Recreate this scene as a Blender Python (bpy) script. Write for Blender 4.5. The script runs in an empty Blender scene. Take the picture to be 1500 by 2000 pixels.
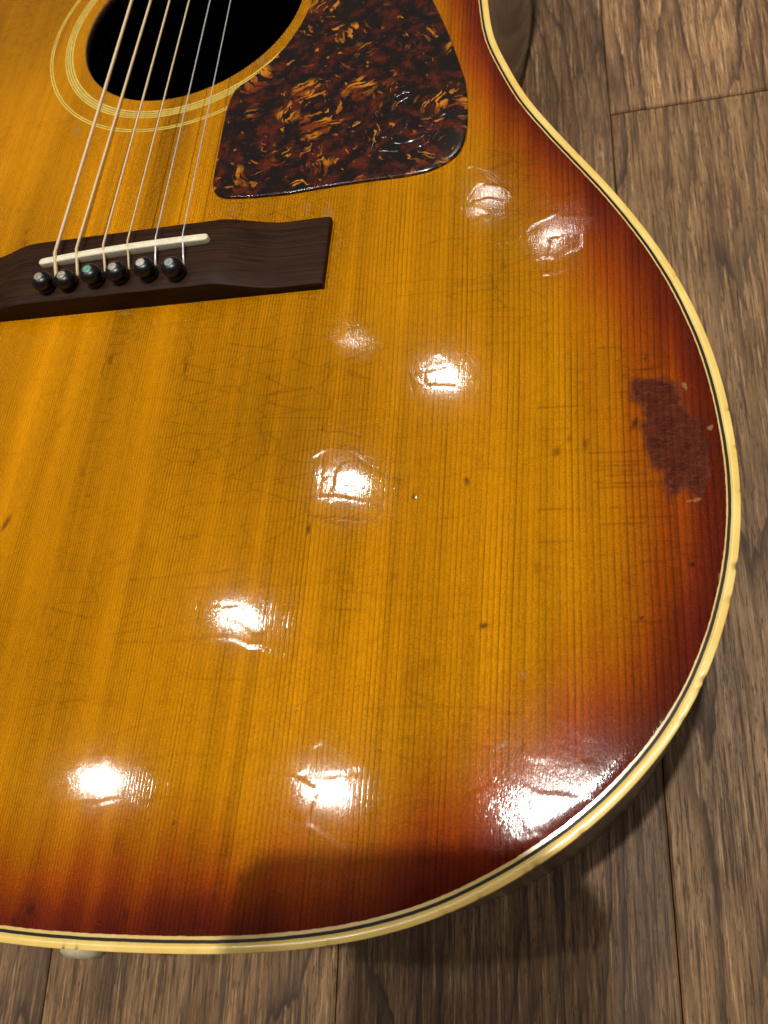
import bpy, bmesh, math, random
import numpy as np
from mathutils import Matrix, Vector
random.seed(7); rng = np.random.default_rng(11)
sc = bpy.context.scene
COL = sc.collection
MM = 0.001

# ------------------------------------------------------------------ camera
CAM = np.array([162.9845, -81.7329, 333.2173])
RIGHT = np.array([0.9719413, 0.0306574, -0.2332172])
UP = np.array([0.0487257, 0.9437248, 0.3271228])
FWD = np.array([-0.2301216, 0.3293078, -0.9157513])
cam = bpy.data.cameras.new('camera'); cam_o = bpy.data.objects.new('camera', cam); COL.objects.link(cam_o)
cam_o.matrix_world = Matrix([[RIGHT[i], UP[i], -FWD[i], CAM[i] * MM] for i in range(3)] + [[0, 0, 0, 1]])
cam.sensor_fit = 'HORIZONTAL'; cam.sensor_width = 36.0; cam.lens = 1558.3 / 1500 * 36
cam.clip_start = 0.01; cam.clip_end = 50
cam.dof.use_dof = True; cam.dof.focus_distance = 0.255; cam.dof.aperture_fstop = 28.0
sc.camera = cam_o
# ------------------------------------------------------------------ light
w = bpy.data.worlds.new('World'); sc.world = w; w.use_nodes = True
w.node_tree.nodes['Background'].inputs[0].default_value = (1.0, 0.90, 0.78, 1)
w.node_tree.nodes['Background'].inputs[1].default_value = 0.095
LAMPS = [(72, 200, 2400, 152), (790, 190, 2400, 26), (-682, 258, 2400, 30), (-1478, 262, 2400, 20), (-1066, 841, 2400, 22), (-709, 1365, 2400, 22),
         (-354, 1826, 2400, 18), (-750, 2061, 2400, 1.6), (90, 2490, 2400, 6.5), (-195, 2780, 2400, 5)]
for x, y, z, e in LAMPS:
    l = bpy.data.lights.new('ceiling_downlight', 'SPOT'); l.energy = e; l.color = (1.0, 0.945, 0.86)
    l.spot_size = math.radians(150); l.spot_blend = 1.0; l.shadow_soft_size = 0.024 if e > 100 else (0.014 if e < 2 else 0.033)
    o = bpy.data.objects.new('ceiling_downlight', l); o.location = (x * MM, y * MM, z * MM); COL.objects.link(o)
vs = sc.view_settings; vs.view_transform = 'Standard'; vs.look = 'None'; vs.exposure = 0.0; vs.gamma = 1.0
sc.cycles.use_denoising = True
sc.cycles.max_bounces = 4; sc.cycles.adaptive_threshold = 0.03
sc.cycles.sample_clamp_indirect = 6.0

# ------------------------------------------------------------------ node helper
class S:
    def __init__(s, t, k): s.t = t; s.k = k
    def __add__(s, b): return s.t.m('ADD', s, b)
    __radd__ = __add__
    def __mul__(s, b): return s.t.m('MULTIPLY', s, b)
    __rmul__ = __mul__
    def __sub__(s, b): return s.t.m('SUBTRACT', s, b)
    def __rsub__(s, b): return s.t.m('SUBTRACT', b, s)
    def __truediv__(s, b): return s.t.m('DIVIDE', s, b)
    def __pow__(s, b): return s.t.m('POWER', s, b)
class T:
    def __init__(s, name):
        s.mat = bpy.data.materials.new(name); s.mat.use_nodes = True
        s.nt = s.mat.node_tree; s.b = s.nt.nodes['Principled BSDF']
    def link(s, v, sock):
        if isinstance(v, S): s.nt.links.new(v.k, sock)
        elif isinstance(v, (tuple, list)) and sock.type == 'RGBA': sock.default_value = (*v[:3], 1)
        else: sock.default_value = v
    def m(s, op, a, b=None, c=None):
        n = s.nt.nodes.new('ShaderNodeMath'); n.operation = op
        for i, v in enumerate((a, b, c)):
            if v is not None: s.link(v, n.inputs[i])
        return S(s, n.outputs[0])
    def vec(s, x, y, z=0.0):
        n = s.nt.nodes.new('ShaderNodeCombineXYZ')
        for i, v in enumerate((x, y, z)): s.link(v, n.inputs[i])
        return S(s, n.outputs[0])
    def xyz(s):
        c = s.nt.nodes.new('ShaderNodeTexCoord'); n = s.nt.nodes.new('ShaderNodeSeparateXYZ')
        s.nt.links.new(c.outputs['Object'], n.inputs[0])
        return [S(s, n.outputs[i]) * 1000.0 for i in range(3)]
    def noise(s, v, scale=1.0, detail=2.0, rough=0.5, dist=0.0, col=False):
        n = s.nt.nodes.new('ShaderNodeTexNoise'); s.link(v, n.inputs['Vector'])
        n.inputs['Scale'].default_value = scale; n.inputs['Detail'].default_value = detail
        n.inputs['Roughness'].default_value = rough; n.inputs['Distortion'].default_value = dist
        return S(s, n.outputs['Color' if col else 'Fac'])
    def vor(s, v, scale=1.0, feature='DISTANCE_TO_EDGE', rand=1.0):
        n = s.nt.nodes.new('ShaderNodeTexVoronoi'); n.feature = feature; s.link(v, n.inputs['Vector'])
        n.inputs['Scale'].default_value = scale; n.inputs['Randomness'].default_value = rand
        return S(s, n.outputs['Distance'])
    def white(s, v):
        n = s.nt.nodes.new('ShaderNodeTexWhiteNoise'); n.noise_dimensions = '1D'; s.link(v, n.inputs['W'])
        return S(s, n.outputs['Value'])
    def attr(s, name):
        n = s.nt.nodes.new('ShaderNodeAttribute'); n.attribute_name = name; return S(s, n.outputs['Fac'])
    def ocol(s):
        n = s.nt.nodes.new('ShaderNodeObjectInfo'); return S(s, n.outputs['Color'])
    def rand(s):
        n = s.nt.nodes.new('ShaderNodeObjectInfo'); return S(s, n.outputs['Random'])
    def mix(s, f, a, b, mode='MIX'):
        n = s.nt.nodes.new('ShaderNodeMix'); n.data_type = 'RGBA'; n.blend_type = mode
        s.link(f, n.inputs[0]); s.link(a, n.inputs[6]); s.link(b, n.inputs[7]); return S(s, n.outputs[2])
    def ss(s, v, a, b, lo=0.0, hi=1.0):
        n = s.nt.nodes.new('ShaderNodeMapRange'); n.interpolation_type = 'SMOOTHSTEP'; s.link(v, n.inputs[0])
        for i, q in enumerate((a, b, lo, hi)): n.inputs[i + 1].default_value = q
        return S(s, n.outputs[0])
    def ramp(s, f, stops):
        n = s.nt.nodes.new('ShaderNodeValToRGB'); s.link(f, n.inputs[0]); e = n.color_ramp.elements
        while len(e) < len(stops): e.new(0.5)
        for q, (p, c) in zip(e, stops): q.position = p; q.color = (*c, 1)
        return S(s, n.outputs[0])
    def bump(s, h, dist, strength=1.0, prev=None):
        n = s.nt.nodes.new('ShaderNodeBump'); s.link(h, n.inputs['Height']); n.inputs['Distance'].default_value = dist
        n.inputs['Strength'].default_value = strength
        if prev is not None: s.link(prev, n.inputs['Normal'])
        return S(s, n.outputs[0])
    def set(s, **k):
        for q, v in k.items(): s.link(v, s.b.inputs[q.replace('_', ' ')])
        return s.mat
def sRGB(r, g, b):
    f = lambda c: c / 12.92 if c <= 0.04045 else ((c + 0.055) / 1.055) ** 2.4
    return tuple(f(c / 255) for c in (r, g, b))

# ------------------------------------------------------------------ materials
def m_top():
    t = T('sunburst_spruce'); X, Y, Z = t.xyz()
    ax = t.m('ABSOLUTE', X + 1.5)
    ph = t.m('LOGARITHM', ax / 150 + 1.0, math.e) * 172.0 + t.attr('warp')
    fr = t.m('FRACT', ph); idx = t.m('FLOOR', ph)
    stren = t.white(idx) * 0.5 + 0.5
    line = (fr ** 3.0) * t.ss(fr, 1.0, 0.88) * 1.6 * stren * t.attr('lstr')
    fine = t.noise(t.vec(X * 1.7, Y * 0.22, 5.0), 1, 2, 0.6)
    speck = t.noise(t.vec(X * 1.6, Y * 1.6, 8.0), 1, 2, 0.7)
    col = t.ramp(t.attr('burst'), [(0.0, (0.090, 0.0100, 0.0050)), (0.16, (0.150, 0.0190, 0.0045)), (0.36, (0.29, 0.053, 0.003)),
                     (0.64, (0.39, 0.125, 0.0015)), (0.95, (0.46, 0.182, 0.0012))])
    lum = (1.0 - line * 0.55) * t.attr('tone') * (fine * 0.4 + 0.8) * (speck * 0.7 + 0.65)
    col = t.mix(1.0, col, t.vec(lum, lum, lum), 'MULTIPLY')
    col = t.mix(t.attr('crack') * 0.72, col, (0.06, 0.017, 0.003))
    cr = t.ss(t.vor(t.vec(X * 0.055 + fine * 0.30, Y * 0.17 + speck * 0.22, 0.0)), 0.0, 0.035, 1.0, 0.0) * t.attr('lstr')
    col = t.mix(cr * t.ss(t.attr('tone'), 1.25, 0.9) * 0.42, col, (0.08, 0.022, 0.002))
    nn = t.noise(t.vec(X * 1.2, Y * 0.5), 1, 3, 0.65)
    big = t.noise(t.vec(X * 0.33, Y * 0.22, 4.0), 1, 3, 0.6)
    wear = t.ss(t.attr('wear') + (big - 0.5) * 1.3 + (nn - 0.5) * 0.5, 0.22, 0.78)
    net = t.ss(t.vor(t.vec(X * 0.20 + fine * 0.7, Y * 0.60 + speck * 0.9, 0.0)), 0.0, 0.07, 1.0, 0.0)
    wcol = t.mix(t.ss(big, 0.3, 0.7), (0.062, 0.0125, 0.0065), (0.112, 0.0235, 0.0115))
    wcol = t.mix(net * 0.5, wcol, (0.16, 0.055, 0.03))
    wcol = t.mix(line * 0.5, wcol, (0.03, 0.006, 0.004))
    col = t.mix(wear, col, wcol)
    col = t.mix(t.attr('dark'), col, (0.035, 0.012, 0.008))
    pale = t.ss(t.attr('pale') + (nn - 0.5) * 0.9, 0.35, 0.75)
    col = t.mix(pale * 0.6, col, (0.36, 0.21, 0.08))
    micro = t.noise(t.vec(X * 2.2, Y * 0.5), 1, 2, 0.7)
    nm = t.bump(line * -0.022 + micro * (t.attr('dull') * 0.17 + 0.065), 0.00010)
    nb = t.bump(speck, 0.0006)
    return t.set(Base_Color=col, Normal=nb, Roughness=0.27, Metallic=0.26, Specular_IOR_Level=0.0, Coat_Weight=1.0 - wear * 0.93,
                 Coat_Roughness=t.ss(wear, 0, 1, 0.062, 0.40) + t.attr('dull') * 0.03, Coat_IOR=1.36, Coat_Normal=nm)
def m_simple(name, col, rough=0.4, var=0.25, scale=0.3, stretch=(1, 1, 1), bump=0.0, coat=0.0, metal=0.0, col2=None, spec=0.5):
    t = T(name); X, Y, Z = t.xyz()
    n = t.noise(t.vec(X * stretch[0], Y * stretch[1], Z * stretch[2]), scale, 4, 0.6)
    c2 = col2 or tuple(c * (1 - var * 1.6) for c in col)
    c = t.mix(t.ss(n, 0.3, 0.7), c2, col)
    k = dict(Base_Color=c, Roughness=t.ss(n, 0.2, 0.8, rough * 0.85, min(1, rough * 1.2)), Metallic=metal, Coat_Weight=coat, Specular_IOR_Level=spec)
    if bump: k['Normal'] = t.bump(n, bump)
    t.set(Coat_Roughness=0.12)
    return t.set(**k)
def m_binding(name, col):
    t = T(name); X, Y, Z = t.xyz()
    n = t.noise(t.vec(X, Y, Z), 0.06, 4, 0.6); g = t.noise(t.vec(X, Y, Z), 0.9, 4, 0.7)
    c = t.mix(t.ss(n, 0.3, 0.75), col, tuple(a * b for a, b in zip(col, (0.90, 0.80, 0.60))))
    c = t.mix(t.ss(g, 0.60, 0.78) * 0.5, c, (0.40, 0.22, 0.06))
    c = t.mix(t.attr('stain'), c, (0.13, 0.055, 0.015))
    return t.set(Base_Color=c, Roughness=0.28, Coat_Weight=0.5, Coat_Roughness=0.15, Normal=t.bump(g, 0.000012))
def m_guard():
    t = T('tortoise_celluloid'); X, Y, Z = t.xyz()
    wn = t.noise(t.vec(X, Y, 0.0), 0.085, 3, 0.6, col=True)
    sp = t.nt.nodes.new('ShaderNodeSeparateXYZ'); t.link(wn, sp.inputs[0])
    wx = S(t, sp.outputs[0]) - 0.5; wy = S(t, sp.outputs[1]) - 0.5
    x2 = X + wx * 9.0; y2 = Y + wy * 9.0
    # clumps of parallel feathered flecks, each clump with a direction of its own
    vo = t.nt.nodes.new('ShaderNodeTexVoronoi'); vo.feature = 'F1'; vo.inputs['Scale'].default_value = 0.068; t.link(t.vec(x2, y2, 0.0), vo.inputs['Vector'])
    vs_ = t.nt.nodes.new('ShaderNodeSeparateXYZ'); t.nt.links.new(vo.outputs['Color'], vs_.inputs[0])
    r1, r2, r3 = [S(t, vs_.outputs[i]) for i in range(3)]
    ang = r1 * 6.28 + (S(t, vo.outputs['Distance']) - 0.4) * 0.9
    dv = t.nt.nodes.new('ShaderNodeVectorMath'); dv.operation = 'SUBTRACT'; t.link(t.vec(x2, y2, 0.0), dv.inputs[0]); t.nt.links.new(vo.outputs['Position'], dv.inputs[1])
    dx = t.nt.nodes.new('ShaderNodeSeparateXYZ'); t.nt.links.new(dv.outputs[0], dx.inputs[0]); lx_, ly_ = S(t, dx.outputs[0]), S(t, dx.outputs[1])
    u = lx_ * t.m('COSINE', ang) + ly_ * t.m('SINE', ang)
    v = ly_ * t.m('COSINE', ang) - lx_ * t.m('SINE', ang)
    str_ = t.noise(t.vec(u * 0.62, v * 0.13, r2 * 40.0), 1, 2, 0.5, 0.3)
    thr = t.ss(r3, 0.0, 1.0, 0.47, 0.63)
    fl = t.ss(str_ - thr, 0.0, 0.05) * t.ss(S(t, vo.outputs['Distance']), 0.62, 0.40)
    mott = t.noise(t.vec(x2, y2, 11.0), 0.16, 4, 0.7)
    spot = t.ss(t.noise(t.vec(u * 0.30, v * 0.16, r1 * 40.0), 1, 3, 0.6), 0.655, 0.69)
    base = t.mix(t.ss(mott, 0.45, 0.72), (0.008, 0.0045, 0.0045), (0.10, 0.014, 0.005))
    amber = t.mix(t.ss(t.noise(t.vec(X, Y, 2.0), 0.10, 3, 0.6), 0.38, 0.60), (0.17, 0.028, 0.003), (0.60, 0.22, 0.010))
    c = t.mix(fl * 0.9, base, amber); c = t.mix(spot * 0.9, c, amber)
    pl = t.noise(t.vec(X, Y, 0.0), 0.05, 2)
    return t.set(Base_Color=c, Roughness=0.14, Specular_IOR_Level=0.55, Coat_Weight=0.4, Coat_Roughness=0.06, Normal=t.bump(pl, 0.00006))
def m_floor():
    t = T('oak_floor'); X, Y, Z = t.xyz(); r = t.rand() * 137.0
    n1 = t.noise(t.vec(X * 0.017, Y * 0.0030, r), 1, 2, 0.45, 0.2)
    n3 = t.noise(t.vec(X * 0.14, Y * 0.018, r + 5.0), 1, 3, 0.65)
    p = X * 0.075 + n1 * 12.0 + n3 * 0.9
    f = t.m('FRACT', p)
    sharp = (f ** 3.5) * t.ss(f, 1.0, 0.92)
    tone = t.noise(t.vec(X * 0.05, Y * 0.008, r + 9.0), 1, 3, 0.6)
    ring = sharp * t.ss(tone, 0.30, 0.62, 0.5, 1.0) * 1.5
    pn = t.noise(t.vec(X * 0.95, Y * 0.035, r + 2.0), 1, 4, 0.72)
    pore = t.m('MAXIMUM', t.ss(pn, 0.48, 0.63), t.ss(t.noise(t.vec(X * 1.5, Y * 0.16, r + 4.0), 1, 2, 0.6), 0.56, 0.66) * 0.85)
    c = t.mix(t.ss(tone, 0.66, 0.34), (0.155, 0.090, 0.048), (0.285, 0.178, 0.095))
    c = t.mix(t.ss(pn, 0.48, 0.30) * 0.7, c, (0.56, 0.41, 0.25))
    c = t.mix(1.0, c, t.ocol(), 'MULTIPLY')
    d = t.m('MAXIMUM', ring * 0.9, pore * 0.84)
    c = t.mix(d, c, (0.048, 0.028, 0.020))
    c = t.mix(t.ss(n1, 0.62, 0.78) * 0.5, c, (0.055, 0.034, 0.024))
    return t.set(Base_Color=c, Roughness=0.38 + d * 0.25, Specular_IOR_Level=0.3, Normal=t.bump(pn, 0.0006))
def m_wound():
    t = T('bronze_wound_string'); X, Y, Z = t.xyz()
    wv = t.m('SINE', Y * (2 * math.pi / 0.42))
    return t.set(Base_Color=(0.92, 0.70, 0.42), Metallic=0.3, Roughness=0.4, Normal=t.bump(wv, 0.00006))
M = dict(top=m_top(), cream=m_binding('aged_cream_binding', (0.86, 0.63, 0.185)), cream2=m_binding('aged_cream_purfling', (0.72, 0.50, 0.17)),
         black=m_simple('black_purfling', (0.007, 0.006, 0.006), 0.5, spec=0.25),
         side=m_simple('mahogany_side', (0.10, 0.036, 0.016), 0.3, 0.4, 0.5, (1, 1, 0.15), coat=1.0),
         raw=m_simple('raw_wood', (0.30, 0.16, 0.06), 0.7, 0.4, 0.6),
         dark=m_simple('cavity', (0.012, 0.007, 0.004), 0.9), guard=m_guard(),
         rosewood=m_simple('rosewood', (0.040, 0.0155, 0.0065), 0.5, 0.4, 0.5, (0.05, 3.0, 0.5), bump=0.00005, col2=(0.013, 0.0055, 0.003), spec=0.10),
         bone=m_simple('bone', (0.82, 0.74, 0.56), 0.35, 0.12, 0.5), pinblk=m_simple('black_pin', (0.006, 0.006, 0.007), 0.3, 0.3, 1.0),
         wound=m_wound(), steel=m_simple('plain_steel', (0.80, 0.79, 0.80), 0.35, 0.1, 1.0, metal=0.45),
         ring_y=m_simple('rosette_cream', (0.72, 0.50, 0.085), 0.4, 0.10, 0.2), ring_d=m_simple('rosette_green_black', (0.055, 0.048, 0.014), 0.4, 0.3, 0.4),
         button=m_simple('cream_button', (0.62, 0.54, 0.36), 0.4, 0.2, 0.3), floor=m_floor(), gap=m_simple('floor_gap', (0.02, 0.013, 0.009), 0.9),
         emblem=m_simple('embossed_plastic', (0.022, 0.018, 0.018), 0.35, 0.5, 0.4), phone=m_simple('phone_black', (0.012, 0.012, 0.014), 0.3, 0.2, 0.1),
         glass=m_simple('lens_glass', (0.004, 0.004, 0.006), 0.05), mahog=m_simple('mahogany_neck', (0.09, 0.03, 0.013), 0.35, 0.4, 0.3, (1, 0.1, 1), coat=0.6))
for i, c in enumerate([(0.30, 0.27, 0.19), (0.36, 0.34, 0.28), (0.13, 0.34, 0.24), (0.36, 0.33, 0.29), (0.50, 0.46, 0.42), (0.26, 0.30, 0.29)]):
    M['dot%d' % i] = m_simple('pearl_%d' % i, tuple(q * 1.3 for q in c), 0.35, 0.35, 1.2)

# ------------------------------------------------------------------ mesh helpers
def obj(name, me, mat=None, parent=None):
    o = bpy.data.objects.new(name, me); COL.objects.link(o)
    if mat is not None: me.materials.append(mat)
    if parent is not None: o.parent = parent
    return o
def mesh(name, V, Fc, smooth=True):
    me = bpy.data.meshes.new(name); me.from_pydata([tuple(c * MM for c in v) for v in V], [], [tuple(int(i) for i in f) for f in Fc]); me.update()
    if smooth: me.polygons.foreach_set('use_smooth', [True] * len(me.polygons))
    return me
def loft(name, rings, mat, parent=None, closed=True, cap0=False, cap1=False, smooth=True):
    """rings: list of equal-length point lists (mm); skin consecutive rings"""
    n = len(rings[0]); V = [p for r in rings for p in r]; Fc = []
    for k in range(len(rings) - 1):
        for i in range(n if closed else n - 1):
            j = (i + 1) % n
            Fc.append((k * n + i, k * n + j, (k + 1) * n + j, (k + 1) * n + i))
    if cap0: Fc.append(tuple(range(n))[::-1])
    if cap1: Fc.append(tuple((len(rings) - 1) * n + i for i in range(n)))
    return obj(name, mesh(name, V, Fc, smooth), mat, parent)
def tube(name, pts, rad, mat, parent=None, n=10):
    pts = [Vector(p) for p in pts]; rads = rad if isinstance(rad, (list, tuple)) else [rad] * len(pts)
    rings = []
    for i, p in enumerate(pts):
        d = (pts[min(i + 1, len(pts) - 1)] - pts[max(i - 1, 0)]).normalized()
        a = d.cross(Vector((1, 0, 0))); a = (a if a.length > 0.1 else d.cross(Vector((0, 0, 1)))).normalized(); b = d.cross(a)
        rings.append([tuple(p + (a * math.cos(q) + b * math.sin(q)) * rads[i]) for q in [2 * math.pi * k / n for k in range(n)]])
    return loft(name, rings, mat, parent, True, True, True)
def lathe(name, prof, mat, parent=None, n=28, axis='z', at=(0, 0, 0)):
    rings = []
    for r, h in prof:
        ring = []
        for k in range(n):
            a = 2 * math.pi * k / n; c, s = r * math.cos(a), r * math.sin(a)
            ring.append((at[0] + c, at[1] + s, at[2] + h) if axis == 'z' else (at[0] + c, at[1] - h, at[2] + s))
        rings.append(ring)
    return loft(name, rings, mat, parent, True, prof[0][0] > 1e-3, prof[-1][0] > 1e-3)

# ------------------------------------------------------------------ guitar frame
FM = np.array([[0.9995521364, -0.0271516923, 0.0125822220], [0.0280100879, 0.9968655584, -0.0739898199], [-0.0105338350, 0.0743091117, 0.9971796199]])
ORI = np.array([0.0, -100.0, -112.0])
def to_world(P): return (np.asarray(P, float) - ORI) @ FM
def to_guitar(P): return np.asarray(P, float) @ FM.T + ORI
CAMG = to_guitar(CAM); RG, UG, FG = RIGHT @ FM.T, UP @ FM.T, FWD @ FM.T
def photo(pts, z=0.0):
    """points measured in the 1500x2000 photograph -> the guitar's top plane (mm)"""
    pts = np.asarray(pts, float)
    d = FG + np.outer((pts[:, 0] - 750) / 1558.3, RG) - np.outer((pts[:, 1] - 1000) / 1558.3, UG)
    tt = (z - CAMG[2]) / d[:, 2]
    return (CAMG + d * tt[:, None])[:, :2]
guitar = bpy.data.objects.new('acoustic_guitar', None); COL.objects.link(guitar)
tw = to_world((0, 0, 0)) * MM
Rw = FM.T
guitar.matrix_world = Matrix([[Rw[i][0], Rw[i][1], Rw[i][2], tw[i]] for i in range(3)] + [[0, 0, 0, 1]])
guitar['label'] = 'worn sunburst acoustic guitar lying on its back on the wooden floor'
guitar['category'] = 'guitar'

RAD = [252.01, 252.07, 252.21, 252.44, 252.71, 253.02, 253.35, 253.7, 254.09, 254.51, 254.98, 255.52, 256.12, 256.79, 257.52, 258.3, 259.12, 259.96, 260.82, 261.69, 262.58, 263.47, 264.36, 265.25, 266.12, 266.95, 267.72, 268.41, 269.0, 269.48, 269.86, 270.15, 270.38, 270.56, 270.7, 270.79, 270.83, 270.79, 270.66, 270.43, 270.1, 269.68, 269.16, 268.56, 267.85, 267.02, 266.04, 264.91, 263.63, 262.22, 260.71, 259.11, 257.45, 255.71, 253.91, 252.02, 250.05, 247.99, 245.84, 243.61, 241.31, 238.95, 236.56, 234.17, 231.78, 229.4, 227.04, 224.66, 222.26, 219.83, 217.37, 214.9, 212.42, 209.96, 207.51, 205.07, 202.65, 200.23, 197.81, 195.4, 193.0, 190.64, 188.33, 186.07, 183.88, 181.74, 179.67, 177.65, 175.68, 173.76, 171.9, 170.11, 168.41, 166.8, 165.3, 163.9, 162.59, 161.37, 160.22, 159.14, 158.15, 157.25, 156.45, 155.76, 155.18, 154.72, 154.35, 154.09, 153.91, 153.81, 153.77, 153.79, 153.86, 153.99, 154.18, 154.44, 154.82, 155.31, 155.97, 156.79, 157.79, 158.96, 160.26, 161.67, 163.15, 164.71, 166.33, 168.06, 169.94, 172.02, 174.37, 177.02, 180.02, 183.41, 187.25, 191.59, 196.46, 201.9, 207.9, 214.41, 221.3, 228.42, 235.55, 242.48, 249.01, 254.97, 260.25, 264.8, 268.6, 271.7, 274.14, 276.01, 277.4, 278.38, 279.01, 279.36, 279.46, 279.37, 279.11, 278.72, 278.22, 277.62, 276.96, 276.24, 275.48, 274.7, 273.92, 273.15, 272.4, 271.69, 271.04, 270.44, 269.9, 269.44, 269.04, 268.71, 268.45, 268.25, 268.11, 268.02, 267.99]
full = np.array(RAD + RAD[-2:0:-1])
k = np.exp(-0.5 * (np.arange(-5, 6) / 1.6) ** 2); k /= k.sum()
full = sum(np.roll(full, i - 5) * k[i] for i in range(11))
NF = 360
co = np.fft.rfft(full)
NO = 2400
big = np.zeros(NO // 2 + 1, complex); big[:len(co)] = co
rr = np.fft.irfft(big, NO) * NO / NF
th = 2 * np.pi * np.arange(NO) / NO
OUT = np.c_[rr * np.sin(th), 20 - rr * np.cos(th)]
dO = np.roll(OUT, -1, 0) - np.roll(OUT, 1, 0); dO /= np.linalg.norm(dO, axis=1)[:, None]
INW = np.c_[-dO[:, 1], dO[:, 0]]          # inward normal (counter-clockwise outline)
if ((OUT + INW * 5)[0, 1] < OUT[0, 1]): INW = -INW
def ring(d, z): return [(a[0] + n[0] * d, a[1] + n[1] * d, z) for a, n in zip(OUT, INW)]
HC = np.array([-1.0, 143.8]); HR = 54.5

# --- soundboard: a fine grid carrying its colour fields and its real dents and cracks
def axis(lo, hi, fine_lo, fine_hi, df, dc):
    return np.unique(np.round(np.concatenate([np.arange(lo, fine_lo, dc), np.arange(fine_lo, fine_hi, df), np.arange(fine_hi, hi + dc, dc)]), 4))
gx = axis(-206, 210, -72, 207, 0.62, 3.0); gy = axis(-234, 292, -234, 172, 0.62, 3.0)
GX, GY = np.meshgrid(gx, gy); P = np.c_[GX.ravel(), GY.ravel()]
tht = np.arctan2(P[:, 0], -(P[:, 1] - 20)) % (2 * np.pi); rP = np.hypot(P[:, 0], P[:, 1] - 20)
ro = np.interp(tht, np.r_[th, 2 * np.pi], np.r_[rr, rr[0]])
inside = rP < ro - 2.0
# true distance to the outline from a coarse lattice, interpolated
lx = np.arange(-212, 216, 4.0); ly = np.arange(-240, 300, 4.0); LX, LY = np.meshgrid(lx, ly); LP = np.c_[LX.ravel(), LY.ravel()]
O4 = OUT[::4]; ld = np.sqrt(((LP[:, None, :] - O4[None]) ** 2).sum(2)).min(1)
lt = np.arctan2(LP[:, 0], -(LP[:, 1] - 20)) % (2 * np.pi); lr = np.interp(lt, np.r_[th, 2 * np.pi], np.r_[rr, rr[0]])
ld = np.where(np.hypot(LP[:, 0], LP[:, 1] - 20) < lr, ld, -ld).reshape(LX.shape)
def bil(A, x, y):
    fx = np.clip((x - lx[0]) / 4, 0, len(lx) - 1.001); fy = np.clip((y - ly[0]) / 4, 0, len(ly) - 1.001)
    i = fx.astype(int); j = fy.astype(int); u = fx - i; v = fy - j
    return A[j, i] * (1 - u) * (1 - v) + A[j, i + 1] * u * (1 - v) + A[j + 1, i] * (1 - u) * v + A[j + 1, i + 1] * u * v
EDGE = bil(ld, P[:, 0], P[:, 1])
inside &= EDGE > 2.7
dh = np.hypot(P[:, 0] - HC[0], P[:, 1] - HC[1])
inside &= dh > HR - 0.35
snap = inside & (dh < HR + 0.45)
P[snap] = HC + (P[snap] - HC) / dh[snap][:, None] * HR
def smooth(a, b, x): q = np.clip((x - a) / (b - a), 0, 1); return q * q * (3 - 2 * q)
Wd = 42 - 17 * smooth(-25, 70, P[:, 1]) - 5 * smooth(-120, -225, P[:, 1]) * smooth(150, 60, np.abs(P[:, 0]))
burst = np.clip((EDGE - 3.0) / Wd, 0, 1.2)
crack = np.zeros(len(P)); dark = np.zeros(len(P)); pale = np.zeros(len(P)); wear = np.zeros(len(P)); zz = np.zeros(len(P))
def vn(x, y, seed, octv=2):
    out_ = 0.0; amp = 1.0; tot = 0.0
    for o_ in range(octv):
        r_ = np.random.default_rng(seed * 17 + o_).random((256, 256)); i = np.floor(x).astype(int); j = np.floor(y).astype(int); u = x - i; v = y - j
        u = u * u * (3 - 2 * u); v = v * v * (3 - 2 * v); g_ = lambda a, b_: r_[(j + b_) % 256, (i + a) % 256]
        out_ = out_ + amp * ((g_(0, 0) * (1 - u) + g_(1, 0) * u) * (1 - v) + (g_(0, 1) * (1 - u) + g_(1, 1) * u) * v); tot += amp; amp *= 0.5; x = x * 2.03 + 7.1; y = y * 2.03 + 3.7
    return out_ / tot - 0.5
QX, QY = P[:, 0], P[:, 1]
warp = vn(QX * 0.02, QY * 0.005, 1) * 4.0
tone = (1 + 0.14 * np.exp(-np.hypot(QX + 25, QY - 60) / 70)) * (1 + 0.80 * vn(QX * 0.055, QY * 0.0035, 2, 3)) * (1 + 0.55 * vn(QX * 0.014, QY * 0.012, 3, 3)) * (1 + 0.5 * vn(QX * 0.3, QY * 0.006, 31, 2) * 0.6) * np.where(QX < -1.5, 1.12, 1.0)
lstr = 0.6 + 0.4 * smooth(-0.2, 0.15, vn(QX * 0.3, QY * 0.03, 4, 3))
burst = burst + vn(QX * 0.16, QY * 0.012, 5, 3) * 0.26 + vn(QX * 0.03, QY * 0.03, 6, 3) * 0.22
zz += vn(QX * 0.16, QY * 0.11, 8, 2) * 0.016
dull = np.zeros(len(P))
fx_ = QX / 12 + vn(QX * 0.06, QY * 0.06, 21) * 1.3; fy_ = QY / 8 + vn(QX * 0.06, QY * 0.06, 22) * 1.3
jx = np.random.default_rng(5).random((4, 128, 128)); ci, cj = np.floor(fx_).astype(int), np.floor(fy_).astype(int)
d1 = np.full(len(P), 9.0); d2 = d1.copy(); hf = np.zeros(len(P))
for a_ in (-1, 0, 1):
    for b_ in (-1, 0, 1):
        i_, j_ = (ci + a_) % 128, (cj + b_) % 128
        ux = fx_ - (ci + a_ + jx[0, j_, i_]); uy = fy_ - (cj + b_ + jx[1, j_, i_]); dd_ = np.hypot(ux, uy)
        new = dd_ < d1; d2 = np.where(new, d1, np.minimum(d2, dd_)); d1 = np.where(new, dd_, d1)
        hf = np.where(new, (jx[2, j_, i_] - 0.5) * ux * 12 + (jx[3, j_, i_] - 0.5) * uy * 8, hf)
fmask = smooth(-0.12, 0.12, vn(QX * 0.02, QY * 0.02, 23)) * 0.75 + 0.25
gro = np.clip(1 - (d2 - d1) / 0.06, 0, 1) * fmask
zz += hf * 0.0065 * fmask - gro * 0.002
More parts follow.
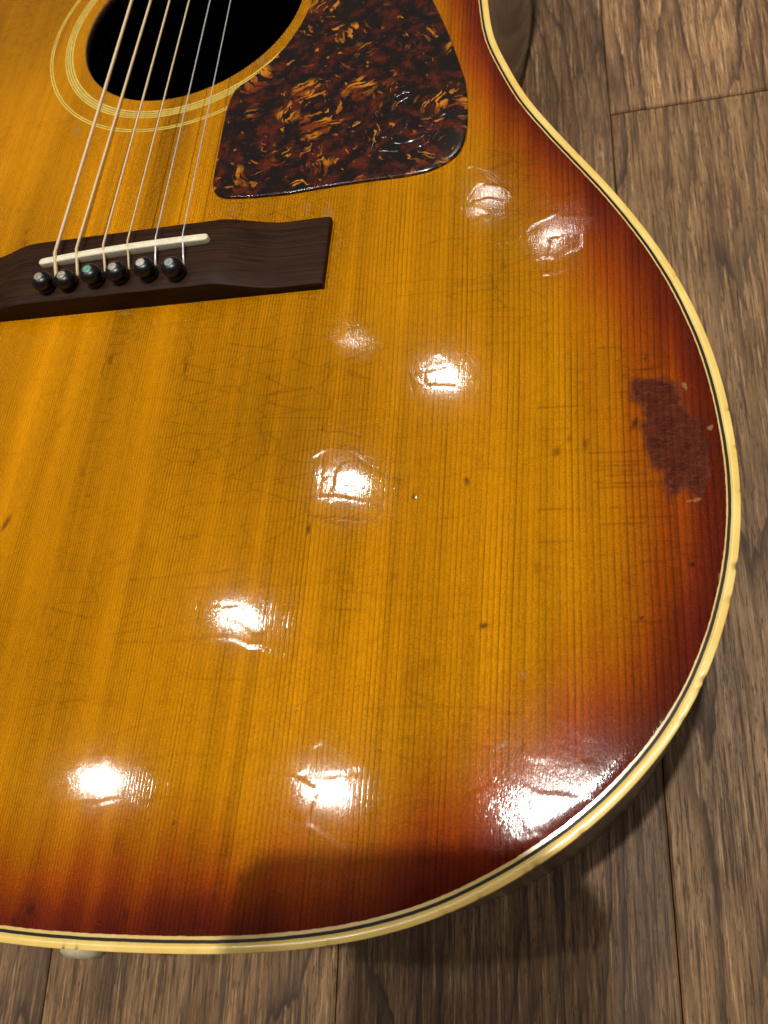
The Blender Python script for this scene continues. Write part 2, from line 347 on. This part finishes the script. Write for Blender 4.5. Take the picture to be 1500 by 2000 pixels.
crack = np.maximum(crack, gro * 0.22 * (vn(QX * 0.03, QY * 0.03, 24) > 0.02))
for px_, rx_, am_ in (((1130, 1500), 30, 1.0), ((1000, 1480), 18, 0.6), ((980, 130), 22, 0.8), ((1150, 400), 12, 0.5)):
    c_ = photo([px_])[0]; dull = np.maximum(dull, am_ * smooth(1.25, 0.4, np.hypot(QX - c_[0], QY - c_[1]) / rx_ + vn(QX * 0.08, QY * 0.04, 25) * 0.8))
def seg_dist(A, B, Q):
    d = B - A; t_ = np.clip(((Q - A) @ d) / (d @ d), 0, 1); return np.hypot(*(Q - A - t_[:, None] * d).T), t_
def scratch(px, w_=0.42, amt=1.0, depth=0.03, field=None, raw=False):
    g = np.array(px, float) if raw else photo(px)
    for A, B in zip(g[:-1], g[1:]):
        lo = np.minimum(A, B) - 2; hi = np.maximum(A, B) + 2
        s = np.where((P[:, 0] > lo[0]) & (P[:, 0] < hi[0]) & (P[:, 1] > lo[1]) & (P[:, 1] < hi[1]))[0]
        if not len(s): continue
        d, _ = seg_dist(A, B, P[s]); v = np.clip(1.25 - d / w_, 0, 1)
        (crack if field is None else field)[s] = np.maximum((crack if field is None else field)[s], v * amt); zz[s] -= v * depth
def dent(px, rx, ry, ang=0.0, field=None, amt=1.0, depth=0.1):
    c = photo([px])[0]; s = np.where(np.hypot(P[:, 0] - c[0], P[:, 1] - c[1]) < max(rx, ry) * 1.6)[0]
    q = P[s] - c; ca, sa = math.cos(ang), math.sin(ang); a = (q[:, 0] * ca + q[:, 1] * sa) / rx; b_ = (q[:, 1] * ca - q[:, 0] * sa) / ry
    v = np.clip(1.5 - np.hypot(a, b_) * 1.2 + rng.normal(0, 0.08, len(s)), 0, 1)
    if field is not None: field[s] = np.maximum(field[s], v * amt)
    zz[s] -= v * depth
R4 = lambda L: [(1050 + a / 3.3333, 650 + b_ / 3.3333) for a, b_ in L]
R8 = lambda L: [(350 + a / 2.1429, 600 + b_ / 2.1429) for a, b_ in L]
for L in [[(370, 975), (600, 978), (830, 965)], [(360, 840), (700, 832)], [(380, 895), (540, 898), (700, 905)], [(330, 782), (690, 770)], [(0, 635), (200, 625)],
          [(470, 1142), (700, 1138), (820, 1135), (890, 1105)], [(560, 1206), (760, 1200), (900, 1190)], [(650, 1370), (960, 1368), (1100, 1390)], [(680, 1490), (800, 1488), (900, 1470)],
          [(400, 100), (550, 95)], [(560, 205), (600, 240), (690, 236), (790, 238)], [(0, 1150), (320, 1150)], [(0, 1360), (220, 1352)], [(770, 1400), (765, 1480), (780, 1560), (775, 1640)],
          [(890, 1150), (905, 1300), (910, 1440), (1100, 1460)], [(520, 180), (530, 340), (545, 420)], [(430, 90), (440, 420)], [(760, 90), (765, 160), (860, 160)], [(690, 120), (700, 170), (640, 180)],
          [(780, 90), (820, 130), (870, 165)], [(500, 385), (600, 390)], [(420, 1250), (700, 1240)], [(300, 470), (0, 490)], [(640, 1880), (900, 1890)], [(450, 930), (720, 925)],
          [(340, 865), (690, 862)], [(400, 1010), (820, 1000)]]:
    scratch(R4(L), 0.36, 0.5, 0.004)
for L in [[(720, 610), (800, 670), (880, 715), (930, 722)], [(500, 795), (620, 793), (700, 802), (780, 815), (840, 835)], [(570, 872), (640, 880), (740, 890), (830, 885), (846, 820)],
          [(690, 755), (770, 762), (820, 778), (850, 808)], [(610, 600), (595, 690), (582, 790)], [(960, 700), (955, 810)], [(985, 280), (1010, 300), (1040, 328), (1150, 335)],
          [(965, 280), (975, 320), (985, 375)], [(0, 965), (80, 950)], [(10, 975), (75, 962)], [(630, 700), (600, 720), (590, 690)], [(540, 870), (700, 920)], [(980, 275), (1060, 262), (1120, 245)],
          [(600, 520), (690, 522), (760, 545)], [(360, 520), (400, 550), (420, 560), (385, 630)], [(640, 1260), (760, 1270)], [(160, 1110), (210, 1100)], [(380, 1190), (372, 1280)], [(80, 1230), (78, 1330)]]:
    scratch(R8(L), 0.40, 0.45, 0.012)
for _ in range(210):      # stray fine handling scratches, mostly around the lower bout
    c = np.array([rng.uniform(-40, 190), rng.uniform(-215, -20)]); a = rng.choice([rng.normal(0.05, 0.12), rng.normal(1.5, 0.5), rng.normal(0.6, 0.3)]); l = abs(rng.normal(0, 8)) + 2
    d = np.array([math.cos(a), math.sin(a)]) * l; m_ = c + d / 2 + rng.normal(0, 0.25, 2)
    scratch([c, m_, c + d], 0.36, rng.uniform(0.05, 0.25), rng.uniform(0.002, 0.010), raw=True)
for _ in range(95):      # faint long checks across the grain on the right of the lower bout
    c = np.array([rng.uniform(10, 165), rng.uniform(-195, 15)]); l = rng.uniform(10, 42); s_ = rng.normal(0.04, 0.06)
    pts = [c + np.array([l * q, l * q * s_ + 1.2 * math.sin(q * 3 + l)]) for q in np.linspace(0, 1, 6)]
    scratch(pts, 0.36, rng.uniform(0.08, 0.26), 0.002, raw=True)
for px, rx, ry, a, am in [((912, 940), 0.8, 1.6, 0.2, .75), ((808, 970), 0.7, 1.4, 0, .6), ((945, 1222), 1.4, 0.9, 0.3, .8), ((603, 1033), 0.8, 2.0, 0, .7), ((1050, 1110), 1.2, 2.2, 0, .25), ((1088, 882), 1.2, 1.9, -.4, .45),
                          ((1143, 868), 0.9, 1.9, 0, .5), ((1112, 857), .7, 1.2, 0, .4), ((228, 1650), 1.0, 3.0, .1, .3), ((60, 1777), 1.5, 1.4, .6, .75), ((27, 1804), 1.0, 1.8, .2, .6), ((245, 1790), .8, 2.0, 0, .5),
                          ((12, 1022), 1.1, 3.6, -.35, .6), ((418, 1752), .8, 1.6, 0, .5), ((1352, 1103), .75, .75, 0, 1.0), ((1252, 1207), .6, .6, 0, 1.0), ((340, 1608), .5, .5, 0, .8), ((36, 410), .9, 2.2, .2, .3),
                          ((470, 1715), .6, 1.1, 0, .6), ((1240, 827), 1.0, 2.2, -.3, .8), ((1262, 700), .8, 1.0, 0, .4), ((362, 718), .8, 3.0, 0, .45), ((1380, 870), .8, 4.0, .1, .55), ((1375, 830), 1.2, 2.0, .2, .5)]:
    dent(px, rx, ry, a, dark, am, 0.06)
for px, rx, ry, a in [((1337, 752), .7, 1.5, .35), ((1339, 759), .5, .8, .1), ((1386, 836), 1.0, .8, .5), ((1391, 832), .5, .6, .2), ((1363, 975), 1.3, .7, .2), ((1356, 978), .6, .5, 0), ((1345, 978), .9, 0.5, 0), ((1022, 1318), .8, 1.2, 0), ((1412, 1105), .5, 2.6, -.05), ((1406, 1128), .5, 1.8, -.1), ((1368, 1340), .7, 1.6, .5), ((1350, 1385), .5, 1.3, .5), ((1300, 1420), .5, 1.0, .6)]:
    dent(px, rx, ry, a, pale, 1.0, 0.06)
for px, rx, ry, am in [((150, 255), 3.0, 5.0, .62), ((190, 190), 3, 6, .45), ((640, 415), 4, 7, .55), ((600, 405), 3, 6, .5), ((455, 410), 4, 5, .5), ((510, 118), 2.5, 5, .6), ((375, 215), 4, 4, .42), ((168, 95), 1.5, 3, .6), ((660, 480), 2, 10, .45),
                       ((245, 612), 6, 1.3, .62), ((100, 622), 6, 1.1, .5), ((650, 555), 2.0, 6, .4)]:
    dent(px, rx, ry, 0, pale, am, 0.0)
W5 = photo([(1200 + a / 5.77, 700 + b_ / 5.77) for a, b_ in [(190, 220), (450, 215), (600, 230), (690, 290), (740, 420), (800, 560), (960, 700), (1030, 850), (1040, 1100), (1050, 1350), (1030, 1500), (960, 1560), (850, 1530), (790, 1440), (720, 1530), (650, 1560), (590, 1520), (555, 1380), (545, 1260), (440, 1230), (390, 1130), (340, 1000), (320, 900), (325, 700), (310, 520), (200, 470), (165, 370)]])
s = np.where((P[:, 0] > W5[:, 0].min() - 6) & (P[:, 0] < W5[:, 0].max() + 6) & (P[:, 1] > W5[:, 1].min() - 6) & (P[:, 1] < W5[:, 1].max() + 6))[0]
q = P[s]; ins = np.zeros(len(s), bool); dm = np.full(len(s), 1e9)
for A, B in zip(W5, np.roll(W5, -1, 0)):
    d, _ = seg_dist(A, B, q); dm = np.minimum(dm, d)
    cond = ((A[1] > q[:, 1]) != (B[1] > q[:, 1])) & (q[:, 0] < (B[0] - A[0]) * (q[:, 1] - A[1]) / (B[1] - A[1] + 1e-12) + A[0]); ins ^= cond
sd = np.where(ins, dm, -dm); wear[s] = np.clip(0.5 + sd / 5.0, 0, 1); zz[s] -= 0.05 * np.clip(0.5 + sd / 1.5, 0, 1)
# soundboard relief: very slightly wavy, rolled down at the rim, finish lumpy near the rim
zz += 0.05 - 0.22 * np.clip(1 - (EDGE - 3.0) / 5.0, 0, 1) ** 2
idx = -np.ones(len(P), int); nx = len(gx); keep = inside.reshape(GX.shape)
cell = keep[:-1, :-1] & keep[1:, :-1] & keep[:-1, 1:] & keep[1:, 1:]
J, I = np.where(cell); f4 = np.c_[J * nx + I, J * nx + I + 1, (J + 1) * nx + I + 1, (J + 1) * nx + I]
used = np.unique(f4); idx[used] = np.arange(len(used)); f4 = idx[f4]
me = bpy.data.meshes.new('soundboard'); me.vertices.add(len(used)); me.vertices.foreach_set('co', (np.c_[P[used], zz[used]] * MM).ravel())
me.loops.add(f4.size); me.loops.foreach_set('vertex_index', f4.ravel().astype(np.int32))
me.polygons.add(len(f4)); me.polygons.foreach_set('loop_start', np.arange(0, f4.size, 4, dtype=np.int32)); me.polygons.foreach_set('loop_total', np.full(len(f4), 4, np.int32))
me.update(calc_edges=True); me.polygons.foreach_set('use_smooth', np.ones(len(f4), bool))
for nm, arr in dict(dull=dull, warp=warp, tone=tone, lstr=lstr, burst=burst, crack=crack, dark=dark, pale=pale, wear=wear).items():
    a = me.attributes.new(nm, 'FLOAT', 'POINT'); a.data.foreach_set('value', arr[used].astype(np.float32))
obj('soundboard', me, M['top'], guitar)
# soundhole wall and dark cavity
def circ(r, z, n=160, c=HC): return [(c[0] + r * math.cos(2 * math.pi * i / n), c[1] + r * math.sin(2 * math.pi * i / n), z) for i in range(n)]
loft('soundhole_edge', [circ(HR + 0.9, -0.06), circ(HR - 0.05, 0.0), circ(HR - 0.25, -0.4), circ(HR - 0.2, -3.0), circ(HR + 20, -3.2)], M['raw'], guitar)
# rosette
def annulus(name, r0, r1, z, mat):
    return loft(name, [circ(r0, z - 0.15), circ(r0, z), circ(r1, z), circ(r1, z - 0.15)], mat, guitar, smooth=False)
annulus('rosette_ring', 60.6, 64.7, 0.10, M['ring_y']); annulus('rosette_ring', 71.1, 72.7, 0.10, M['ring_y'])
for a, b_ in ((61.45, 61.8), (62.65, 62.95), (63.75, 64.05), (71.7, 72.05)): annulus('rosette_line', a, b_, 0.13, M['ring_d'])

# --- binding with nicks
nick = np.zeros(NO); stain = np.zeros(NO)
def near(px): g = photo([px])[0]; return int(np.argmin(np.hypot(*(OUT - g).T)))
for px, wd, dp in [((1441, 1108), 1.6, 0.9), ((1425, 1168), 1.5, 0.45), ((1378, 1326), 1.5, 0.7), ((1372, 1348), 1.2, .4), ((1424, 800), .9, .5), ((1436, 870), .9, .4), ((1447, 960), .9, .3), ((1050, 1692), 1.3, .6), ((1030, 1706), .9, .4), ((940, 1756), .9, .4), ((1140, 1630), 1.2, .4), ((122, 1850), .7, .9), ((152, 1853), .7, .9), ((1225, 405), .5, .2), ((1316, 540), .6, .3), ((1060, 230), .5, .2), ((1127, 302), .5, .2), ((1340, 1405), 1.0, .3), ((870, 1787), 1, .3), ((640, 1847), .8, .3)]:
    c = near(px); d = np.abs((np.arange(NO) - c + NO // 2) % NO - NO // 2) * 0.66
    v = np.clip(1.3 - d / (wd * 0.7), 0, 1); nick = np.maximum(nick, v * dp * 0.35); stain = np.maximum(stain, v * min(1, dp * 0.9))
wig = sum(np.interp(np.arange(NO), np.linspace(0, NO, n_ + 1), np.r_[(q_ := rng.normal(0, a_, n_)), q_[0]]) for n_, a_ in ((300, 0.025), (1200, 0.015)))
rings_b = [(2.42, -0.1), (2.4, 0.10), (1.2, 0.105), (0.18, 0.095), (0.04, 0.03), (0.0, -0.12), (0.0, -3.2), (0.05, -6.3)]
V = []; st = []
for kk, (d, z) in enumerate(rings_b):
    for i in range(NO):
        f_ = (0, 0, 0.15, 0.8, 1, 1, 0.3, 0)[kk]
        dd = d + nick[i] * f_ + (wig[i] if kk < 2 else 0); V.append((OUT[i, 0] + INW[i, 0] * dd, OUT[i, 1] + INW[i, 1] * dd, z - nick[i] * f_ * 0.8 + (0.02 * wig[i]))); st.append(stain[i] * (0, 0, .25, .8, 1, .9, .3, 0)[kk])
Fc = [(a * NO + i, a * NO + (i + 1) % NO, (a + 1) * NO + (i + 1) % NO, (a + 1) * NO + i) for a in range(len(rings_b) - 1) for i in range(NO)]
bm_ = mesh('binding', V, Fc); at = bm_.attributes.new('stain', 'FLOAT', 'POINT'); at.data.foreach_set('value', np.array(st, np.float32))
obj('binding', bm_, M['cream'], guitar)
def strip(name, d0, d1, z, mat, jit=0.0):
    r0 = []; r1 = []; a0 = []; a1 = []
    for i in range(NO):
        j0 = wig[i] if jit == 0 else wig[i]; j1 = wig[(i * 7 + 300) % NO] * jit + wig[i] * 0.6
        A, n = OUT[i], INW[i]
        if jit > 1: j1 += 0.42 * float(smooth(-150, -205, A[1]))
        r0.append((A[0] + n[0] * (d0 + j0), A[1] + n[1] * (d0 + j0), z)); r1.append((A[0] + n[0] * (d1 + j1), A[1] + n[1] * (d1 + j1), z))
        a0.append((*r0[-1][:2], z - 0.3)); a1.append((*r1[-1][:2], z - 0.35))
    return loft(name, [a0, r0, r1, a1], mat, guitar, smooth=False)
strip('purfling_line', 2.38, 3.25, 0.09, M['black'], 0.5)
strip('purfling_line', 3.23, 3.62, 0.11, M['cream2'], 1.6)
# --- sides, back
def zback(y): return -112 + 0.0742 * (y + 100) + 5.0
n2 = OUT[::4]; i2 = INW[::4]
def ringb(d, z): return [(a[0] + n[0] * d, a[1] + n[1] * d, z(a[1]) if callable(z) else z) for a, n in zip(n2, i2)]
loft('side', [ringb(0.12, -5.9), ringb(0.15, -7), ringb(0.12, lambda y: (zback(y) - 7) / 2), ringb(0.1, zback)], M['side'], guitar)
bk = [ringb(0.1, lambda y: zback(y) + 3), ringb(0.0, lambda y: zback(y) + 2.5), ringb(0.0, zback), ringb(2, lambda y: zback(y) - 0.6)]
for fsc, dz in ((0.8, 2.4), (0.5, 3.9), (0.2, 4.6), (0.02, 4.7)):
    bk.append([(a[0] * fsc, 20 + (a[1] - 20) * fsc, zback(20 + (a[1] - 20) * fsc) - dz) for a in n2])
loft('back', bk, M['side'], guitar, cap1=True)
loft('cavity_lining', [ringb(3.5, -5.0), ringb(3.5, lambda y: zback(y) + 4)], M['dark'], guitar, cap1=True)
lathe('end_button', [(0.01, 0), (4.2, 0), (4.4, 5.0), (5.0, 7.0), (7.2, 8.2), (7.8, 9.6), (7.6, 11.4), (6.2, 12.8), (3.0, 13.3), (0.01, 13.4)], M['button'], guitar, 36, 'y', (0, -229.0, -60))

# --- pickguard with embossed emblem
PGV = photo([(400 + a / 2.5, b_ / 2.5) for a, b_ in [(110, 540), (80, 690), (50, 850), (40, 925), (56, 962), (105, 975), (240, 970), (400, 955), (600, 920), (800, 890), (1000, 865), (1100, 840), (1180, 805), (1240, 760), (1270, 700), (1285, 620), (1286, 500), (1275, 400), (1240, 300), (1200, 190), (1150, 80), (1110, 0)]]).tolist()
PGV += [(106, 137), (98, 152), (87, 166), (74, 175), (62, 177.5)]
PGV += [(HC[0] + r_ * math.cos(a), HC[1] + r_ * math.sin(a)) for r_, a in [(63, 0.50), (61.5, 0.35), (60.3, 0.15), (59.9, 0.0), (60.1, -0.2), (60.7, -0.4), (61.7, -0.6), (62.7, -0.78), (63.7, -0.95), (64.5, -1.08)]]
def resample(pts, step, sm=2):
    pts = np.asarray(pts, float); q = []
    for A, B in zip(pts, np.roll(pts, -1, 0)):
        n = max(1, int(np.hypot(*(B - A)) / step)); q += [A + (B - A) * i / n for i in range(n)]
    q = np.array(q)
    for _ in range(sm): q = (np.roll(q, 1, 0) + q * 2 + np.roll(q, -1, 0)) / 4
    return q
PG = resample(PGV, 1.0, 6)
dP = np.roll(PG, -1, 0) - np.roll(PG, 1, 0); dP /= np.linalg.norm(dP, axis=1)[:, None]; nP = np.c_[-dP[:, 1], dP[:, 0]]
if ((PG + nP).mean(0) @ [0, 0]) == 0 and np.abs(np.linalg.norm(PG + nP - PG.mean(0), axis=1)).mean() > np.linalg.norm(PG - PG.mean(0), axis=1).mean(): nP = -nP
rp = lambda d, z: [(a[0] + n[0] * d, a[1] + n[1] * d, z) for a, n in zip(PG, nP)]
pg = loft('pickguard', [rp(0, 0.02), rp(0.0, 0.75), rp(0.25, 1.0), rp(0.6, 1.1), rp(0.9, 1.12), rp(2.6, 1.12)], M['guard'], guitar, cap1=True)
R3 = lambda L: photo([(700 + a / 6.82, 150 + b_ / 6.82) for a, b_ in L], 1.1).tolist()
def ribbon(name, pts, w_, parent, z=1.11, hgt=0.18):
    pts = [Vector((*p, 0)) for p in pts]
    # Catmull-Rom
    q = []
    for i in range(len(pts) - 1):
        p0, p1, p2, p3 = pts[max(i - 1, 0)], pts[i], pts[i + 1], pts[min(i + 2, len(pts) - 1)]
        for s_ in range(6):
            t_ = s_ / 6; q.append(0.5 * ((2 * p1) + (p2 - p0) * t_ + (2 * p0 - 5 * p1 + 4 * p2 - p3) * t_ ** 2 + (3 * p1 - p0 - 3 * p2 + p3) * t_ ** 3))
    q.append(pts[-1]); L = len(q); rows = []
    for i, p in enumerate(q):
        d = (q[min(i + 1, L - 1)] - q[max(i - 1, 0)]).normalized(); n = Vector((-d.y, d.x, 0)); e = min(1, min(i, L - 1 - i) / 3 + 0.25); hw = w_ * e / 2
        rows.append([(p.x - n.x * hw, p.y - n.y * hw, z - 0.1), (p.x - n.x * hw * 0.6, p.y - n.y * hw * 0.6, z + hgt * e), (p.x + n.x * hw * 0.6, p.y + n.y * hw * 0.6, z + hgt * e), (p.x + n.x * hw, p.y + n.y * hw, z - 0.1)])
    return rows
V = []; Fc = []
for L, w_ in [([(690, 200), (600, 205), (500, 255), (400, 325), (300, 415), (225, 500), (205, 600), (215, 700), (270, 790)], 1.6), ([(690, 245), (640, 275), (520, 345), (400, 430), (310, 525), (262, 620)], 1.1),
              ([(740, 475), (640, 540), (520, 645), (420, 735), (330, 800), (290, 790)], 1.6), ([(735, 530), (600, 705), (500, 770), (430, 835)], 0.9),
              ([(410, 845), (520, 880), (640, 865), (760, 825), (890, 755), (970, 650), (1050, 545), (1130, 495), (1195, 490)], 1.5), ([(765, 940), (890, 890), (1000, 805), (1080, 705), (1130, 630), (1195, 500)], 1.1),
              ([(215, 690), (200, 800), (200, 880), (150, 990)], 1.7), ([(230, 980), (400, 985), (550, 1000)], 0.5)]:
    rows = ribbon('x', R3(L), w_, pg); b0 = len(V); V += [p for r_ in rows for p in r_]
    for i in range(len(rows) - 1):
        for j in range(3): Fc.append((b0 + i * 4 + j, b0 + i * 4 + j + 1, b0 + (i + 1) * 4 + j + 1, b0 + (i + 1) * 4 + j))
em = obj('emblem', mesh('emblem', V, Fc), M['guard'], pg)
em['label'] = 'faint raised looping letter E emblem, dark grey'

# --- bridge: rectangular plan, thick in the middle, scooped wings
def bh(x): return 9.0 - 5.6 * float(smooth(39, 64, abs(x)))
xs = np.linspace(-81.5, 81.0, 161)
prof = [(-22, -0.05), (-22, 0.35), (-22, 0.75), (-21.7, 0.95), (-21.0, 1.0), (-14, 1.03), (-7, 1.04), (0, 1.03), (7.2, 0.99), (8.1, 0.93), (8.5, 0.75), (8.5, 0.3), (8.5, -0.05)]
rings_ = []
for x in xs:
    e = min(1.0, (min(x + 81.5, 81.0 - x)) / 0.8); h = bh(x) * (0.9 + 0.1 * e) ; rings_.append([(x, y_ + (0.05 * math.sin(x * 0.35) + 0.03 * math.sin(x * 1.3)) * (0.4 < hh < 1), h * hh if hh > 0 else 0) for y_, hh in prof])
br = loft('bridge', rings_, M['rosewood'], guitar, closed=False, cap0=True, cap1=True)
mod = br.modifiers.new('es', 'EDGE_SPLIT'); mod.split_angle = math.radians(40)
# saddle (slightly skewed, rounded ends and top)
S0 = np.array([-32.8, -4.4]); S1 = np.array([38.0, -2.0]); ax_ = (S1 - S0) / np.linalg.norm(S1 - S0); nn = np.array([-ax_[1], ax_[0]])
rows = []
def cap_outline(hw, ins, z):
    c0 = S0 + ax_ * 1.6; c1 = S1 - ax_ * 1.6; o_ = []
    for a in np.linspace(-math.pi / 2, math.pi / 2, 9): o_.append(c1 + hw * (ax_ * math.cos(a) + nn * math.sin(a)))
    for s_ in np.linspace(0, 1, 20)[1:-1]: o_.append(c1 + (c0 - c1) * s_ + nn * hw)
    for a in np.linspace(math.pi / 2, 3 * math.pi / 2, 9): o_.append(c0 + hw * (ax_ * math.cos(a) + nn * math.sin(a)))
    for s_ in np.linspace(0, 1, 20)[1:-1]: o_.append(c0 + (c1 - c0) * s_ - nn * hw)
    out_ = []
    for p in o_:
        t_ = np.clip((p - S0) @ ax_ / 70.8, 0, 1); out_.append((p[0], p[1], z + 1.0 * (1 - (2 * t_ - 1) ** 2) * (z > 9.3)))
    return out_
loft('saddle', [cap_outline(1.5, 0, 8.7), cap_outline(1.5, 0, 10.9), cap_outline(1.4, 0, 11.2), cap_outline(1.1, 0, 11.38), cap_outline(0.4, 0, 11.42)], M['bone'], br, cap1=True)
# bridge pins
PX = [(-26.7, -15.6), (-17.3, -15.6), (-5.8, -15.3), (4.3, -15.0), (16.1, -15.3), (27.4, -16.3)]
for i, (px, py) in enumerate(PX):
    dz = (0.1, -0.5, 0.5, 0.0, 0.7, 0.3)[i]
    base = 9.15
    pin = lathe('bridge_pin', [(2.7, base - 0.3), (3.15, base), (3.2, base + 0.5), (2.75, base + 0.8), (2.7, base + 1.2 + dz), (3.1, base + 1.7 + dz), (3.75, base + 2.7 + dz), (3.95, base + 3.7 + dz), (3.75, base + 4.8 + dz), (3.1, base + 5.75 + dz), (2.1, base + 6.3 + dz), (1.45, base + 6.5 + dz)], M['pinblk'], guitar, 28, 'z', (px, py, 0))
    lathe('pearl_dot', [(1.75, base + 6.38 + dz), (1.65, base + 6.56 + dz), (0.8, base + 6.63 + dz), (0.01, base + 6.65 + dz)], M['dot%d' % i], pin, 20, 'z', (px, py, 0))
# strings
SAD = [(-25.3, -2.2), (-15.9, -1.6), (-4.4, -1.2), (5.7, -0.9), (17.2, -0.5), (27.9, -0.3)]
FAR = [(-25.0, 142.6), (-14.6, 139.7), (-4.6, 136.9), (5.4, 134.1), (15.7, 131.2), (25.6, 128.4)]
HOLE = [(-24.3, -10.7), (-15.0, -10.9), (-3.3, -10.7), (6.7, -10.7), (17.6, -10.6), (29.2, -11.5)]
DIA = [1.40, 1.15, 0.90, 0.70, 0.50, 0.43]
for i in range(6):
    (sx, sy), (fx, fy), (hx, hy) = SAD[i], FAR[i], HOLE[i]
    tS = np.clip((np.array([sx, sy]) - S0) @ ax_ / 70.8, 0, 1); zs = 11.42 + (1 - (2 * tS - 1) ** 2) + DIA[i] / 2 - 0.1
    k_ = (628 - sy) / (fy - sy); nxp = -17.5 + 7.0 * i
    pts = [(hx, hy - 0.6, 8.4), (hx, hy, 9.6), (hx - (hx - sx) * 0.25, hy + (sy - hy) * 0.30, 10.6), (sx + (hx - sx) * 0.1, sy - 1.5, zs - 0.45), (sx, sy - 0.2, zs), (sx + (fx - sx) * 0.03, sy + (fy - sy) * 0.03, zs - 0.02)]
    pts += [(sx + (fx - sx) * q_, sy + (fy - sy) * q_, zs - 0.6 * q_) for q_ in (0.25, 0.5, 0.75, 1.0)]
    pts += [(nxp, 628.0, 9.2)]
    r_ = DIA[i] / 2
    if i >= 4: rad_ = [r_ * 1.7, r_ * 1.9, r_ * 1.6, r_ * (2.0 if i == 5 else 1.5), r_ * 1.15] + [r_] * 6
    else: rad_ = [r_ * 1.15] * 3 + [r_] * 8
    tube('string', pts, rad_, M['wound'] if i < 4 else M['steel'], guitar, 10)
# neck, fingerboard, head (beyond the frame)
def slab(name, w0, w1, y0, y1, z0, z1, mat, dz=0.0):
    V = [(-w0, y0, z0), (w0, y0, z0), (w1, y1, z0 + dz), (-w1, y1, z0 + dz), (-w0, y0, z1), (w0, y0, z1), (w1, y1, z1 + dz), (-w1, y1, z1 + dz)]
    o = obj(name, mesh(name, V, [(3, 2, 1, 0), (4, 5, 6, 7), (0, 1, 5, 4), (1, 2, 6, 5), (2, 3, 7, 6), (3, 0, 4, 7)], False), mat, guitar)
    b_ = o.modifiers.new('b', 'BEVEL'); b_.width = 0.002; b_.segments = 2; return o
slab('fingerboard', 28, 21.5, 198, 627, 0.2, 7.2, M['rosewood']); slab('neck', 26, 20.5, 286, 630, -16, 0.1, M['mahog']); slab('nut', 21.5, 21.5, 627.2, 632, 3, 9.0, M['bone'])
slab('headstock', 24, 36, 632.2, 800, -14, 2, M['mahog'], -16)

# ------------------------------------------------------------------ floor
floor = bpy.data.objects.new('floor', None); COL.objects.link(floor); floor['kind'] = 'structure'
PW = 124.9; X0 = 191.4
def plank_mesh(wd, ln):
    g = 0.25; b_ = 0.8; V = []; prof_ = [(g, -12), (g, -b_), (g + b_, 0.0), (wd - g - b_, 0.0), (wd - g, -b_), (wd - g, -12)]
    for yy, ins, top in ((g, 0, False), (g + b_, 0, True), (ln - g - b_, 0, True), (ln - g, 0, False)):
        for x_, z_ in prof_: V.append((x_, yy, z_ if (top or z_ < 0) else -b_))
    Fc = [(k_ * 6 + i, k_ * 6 + i + 1, (k_ + 1) * 6 + i + 1, (k_ + 1) * 6 + i) for k_ in range(3) for i in range(5)] + [(5, 4, 3, 2, 1, 0), (18, 19, 20, 21, 22, 23)]
    return mesh('plank', V, Fc, False)
LN = 1180.0
pm = plank_mesh(PW, LN)
pm.materials.append(M['floor'])
joints = {0: 247.6}
TONES = {(0, 0): 1.5, (0, -1): 1.02, (-1, -1): 0.85, (-1, 0): 0.95, (-1, 1): 0.9, (-2, 0): 1.05, (-3, 0): 0.9}
for c in range(-16, 16):
    y0 = joints.get(c, -LN * ((c * 0.37 + 0.13) % 1.0) - 330 if c != 0 else 0)
    if c in (-1, -2): y0 = -700.0 - 90 * c
    for r_ in (-1, 0, 1, 2) if c != 0 else (-2, -1, 0, 1):
        o = bpy.data.objects.new('plank', pm); COL.objects.link(o); o.parent = floor
        v_ = TONES.get((c, r_), 0.7 + 0.6 * random.random()); o.color = (v_ * 0.98, v_ * 0.90, v_ * (0.74 + 0.12 * random.random()), 1)
        o.location = ((X0 + c * PW) * MM, (y0 + r_ * LN) * MM, -0.00005 * ((c * 5 + r_) % 3))
sub = obj('subfloor', mesh('subfloor', [(-1780, -1500, -11), (2150, -1500, -11), (2150, 2200, -11), (-1780, 2200, -11)], [(0, 1, 2, 3)], False), M['gap'], floor)

# ------------------------------------------------------------------ the phone that takes the picture (its shadow falls on the lower rim)
phone = bpy.data.objects.new('smartphone', None); COL.objects.link(phone)
PC = CAM + RIGHT * (-54) + UP * (-53) - FWD * 9
phone.matrix_world = Matrix([[RIGHT[i], UP[i], -FWD[i], PC[i] * MM] for i in range(3)] + [[0, 0, 0, 1]])
phone['label'] = 'black smartphone held just above the frame, shading the guitar rim'; phone['category'] = 'phone'
def rrect(w_, h_, r_, z):
    o_ = []
    for cx, cy, a0 in ((w_ / 2 - r_, h_ / 2 - r_, 0), (-w_ / 2 + r_, h_ / 2 - r_, 90), (-w_ / 2 + r_, -h_ / 2 + r_, 180), (w_ / 2 - r_, -h_ / 2 + r_, 270)):
        for q_ in range(7): a = math.radians(a0 + q_ * 15); o_.append((cx + r_ * math.cos(a), cy + r_ * math.sin(a), z))
    return o_
loft('phone_body', [rrect(82, 148, 11, -4), rrect(84, 150, 12, -3), rrect(84, 150, 12, 3), rrect(82, 148, 11, 4)], M['phone'], phone, cap0=True, cap1=True)
loft('screen', [rrect(76, 144, 10, 4.0), rrect(75, 143, 10, 4.3)], M['glass'], phone, cap1=True)
lathe('lens', [(0.01, -5.4), (6, -5.4), (7, -5.0), (7, -3.9)], M['glass'], phone, 24, 'z', (22, 58, 0))
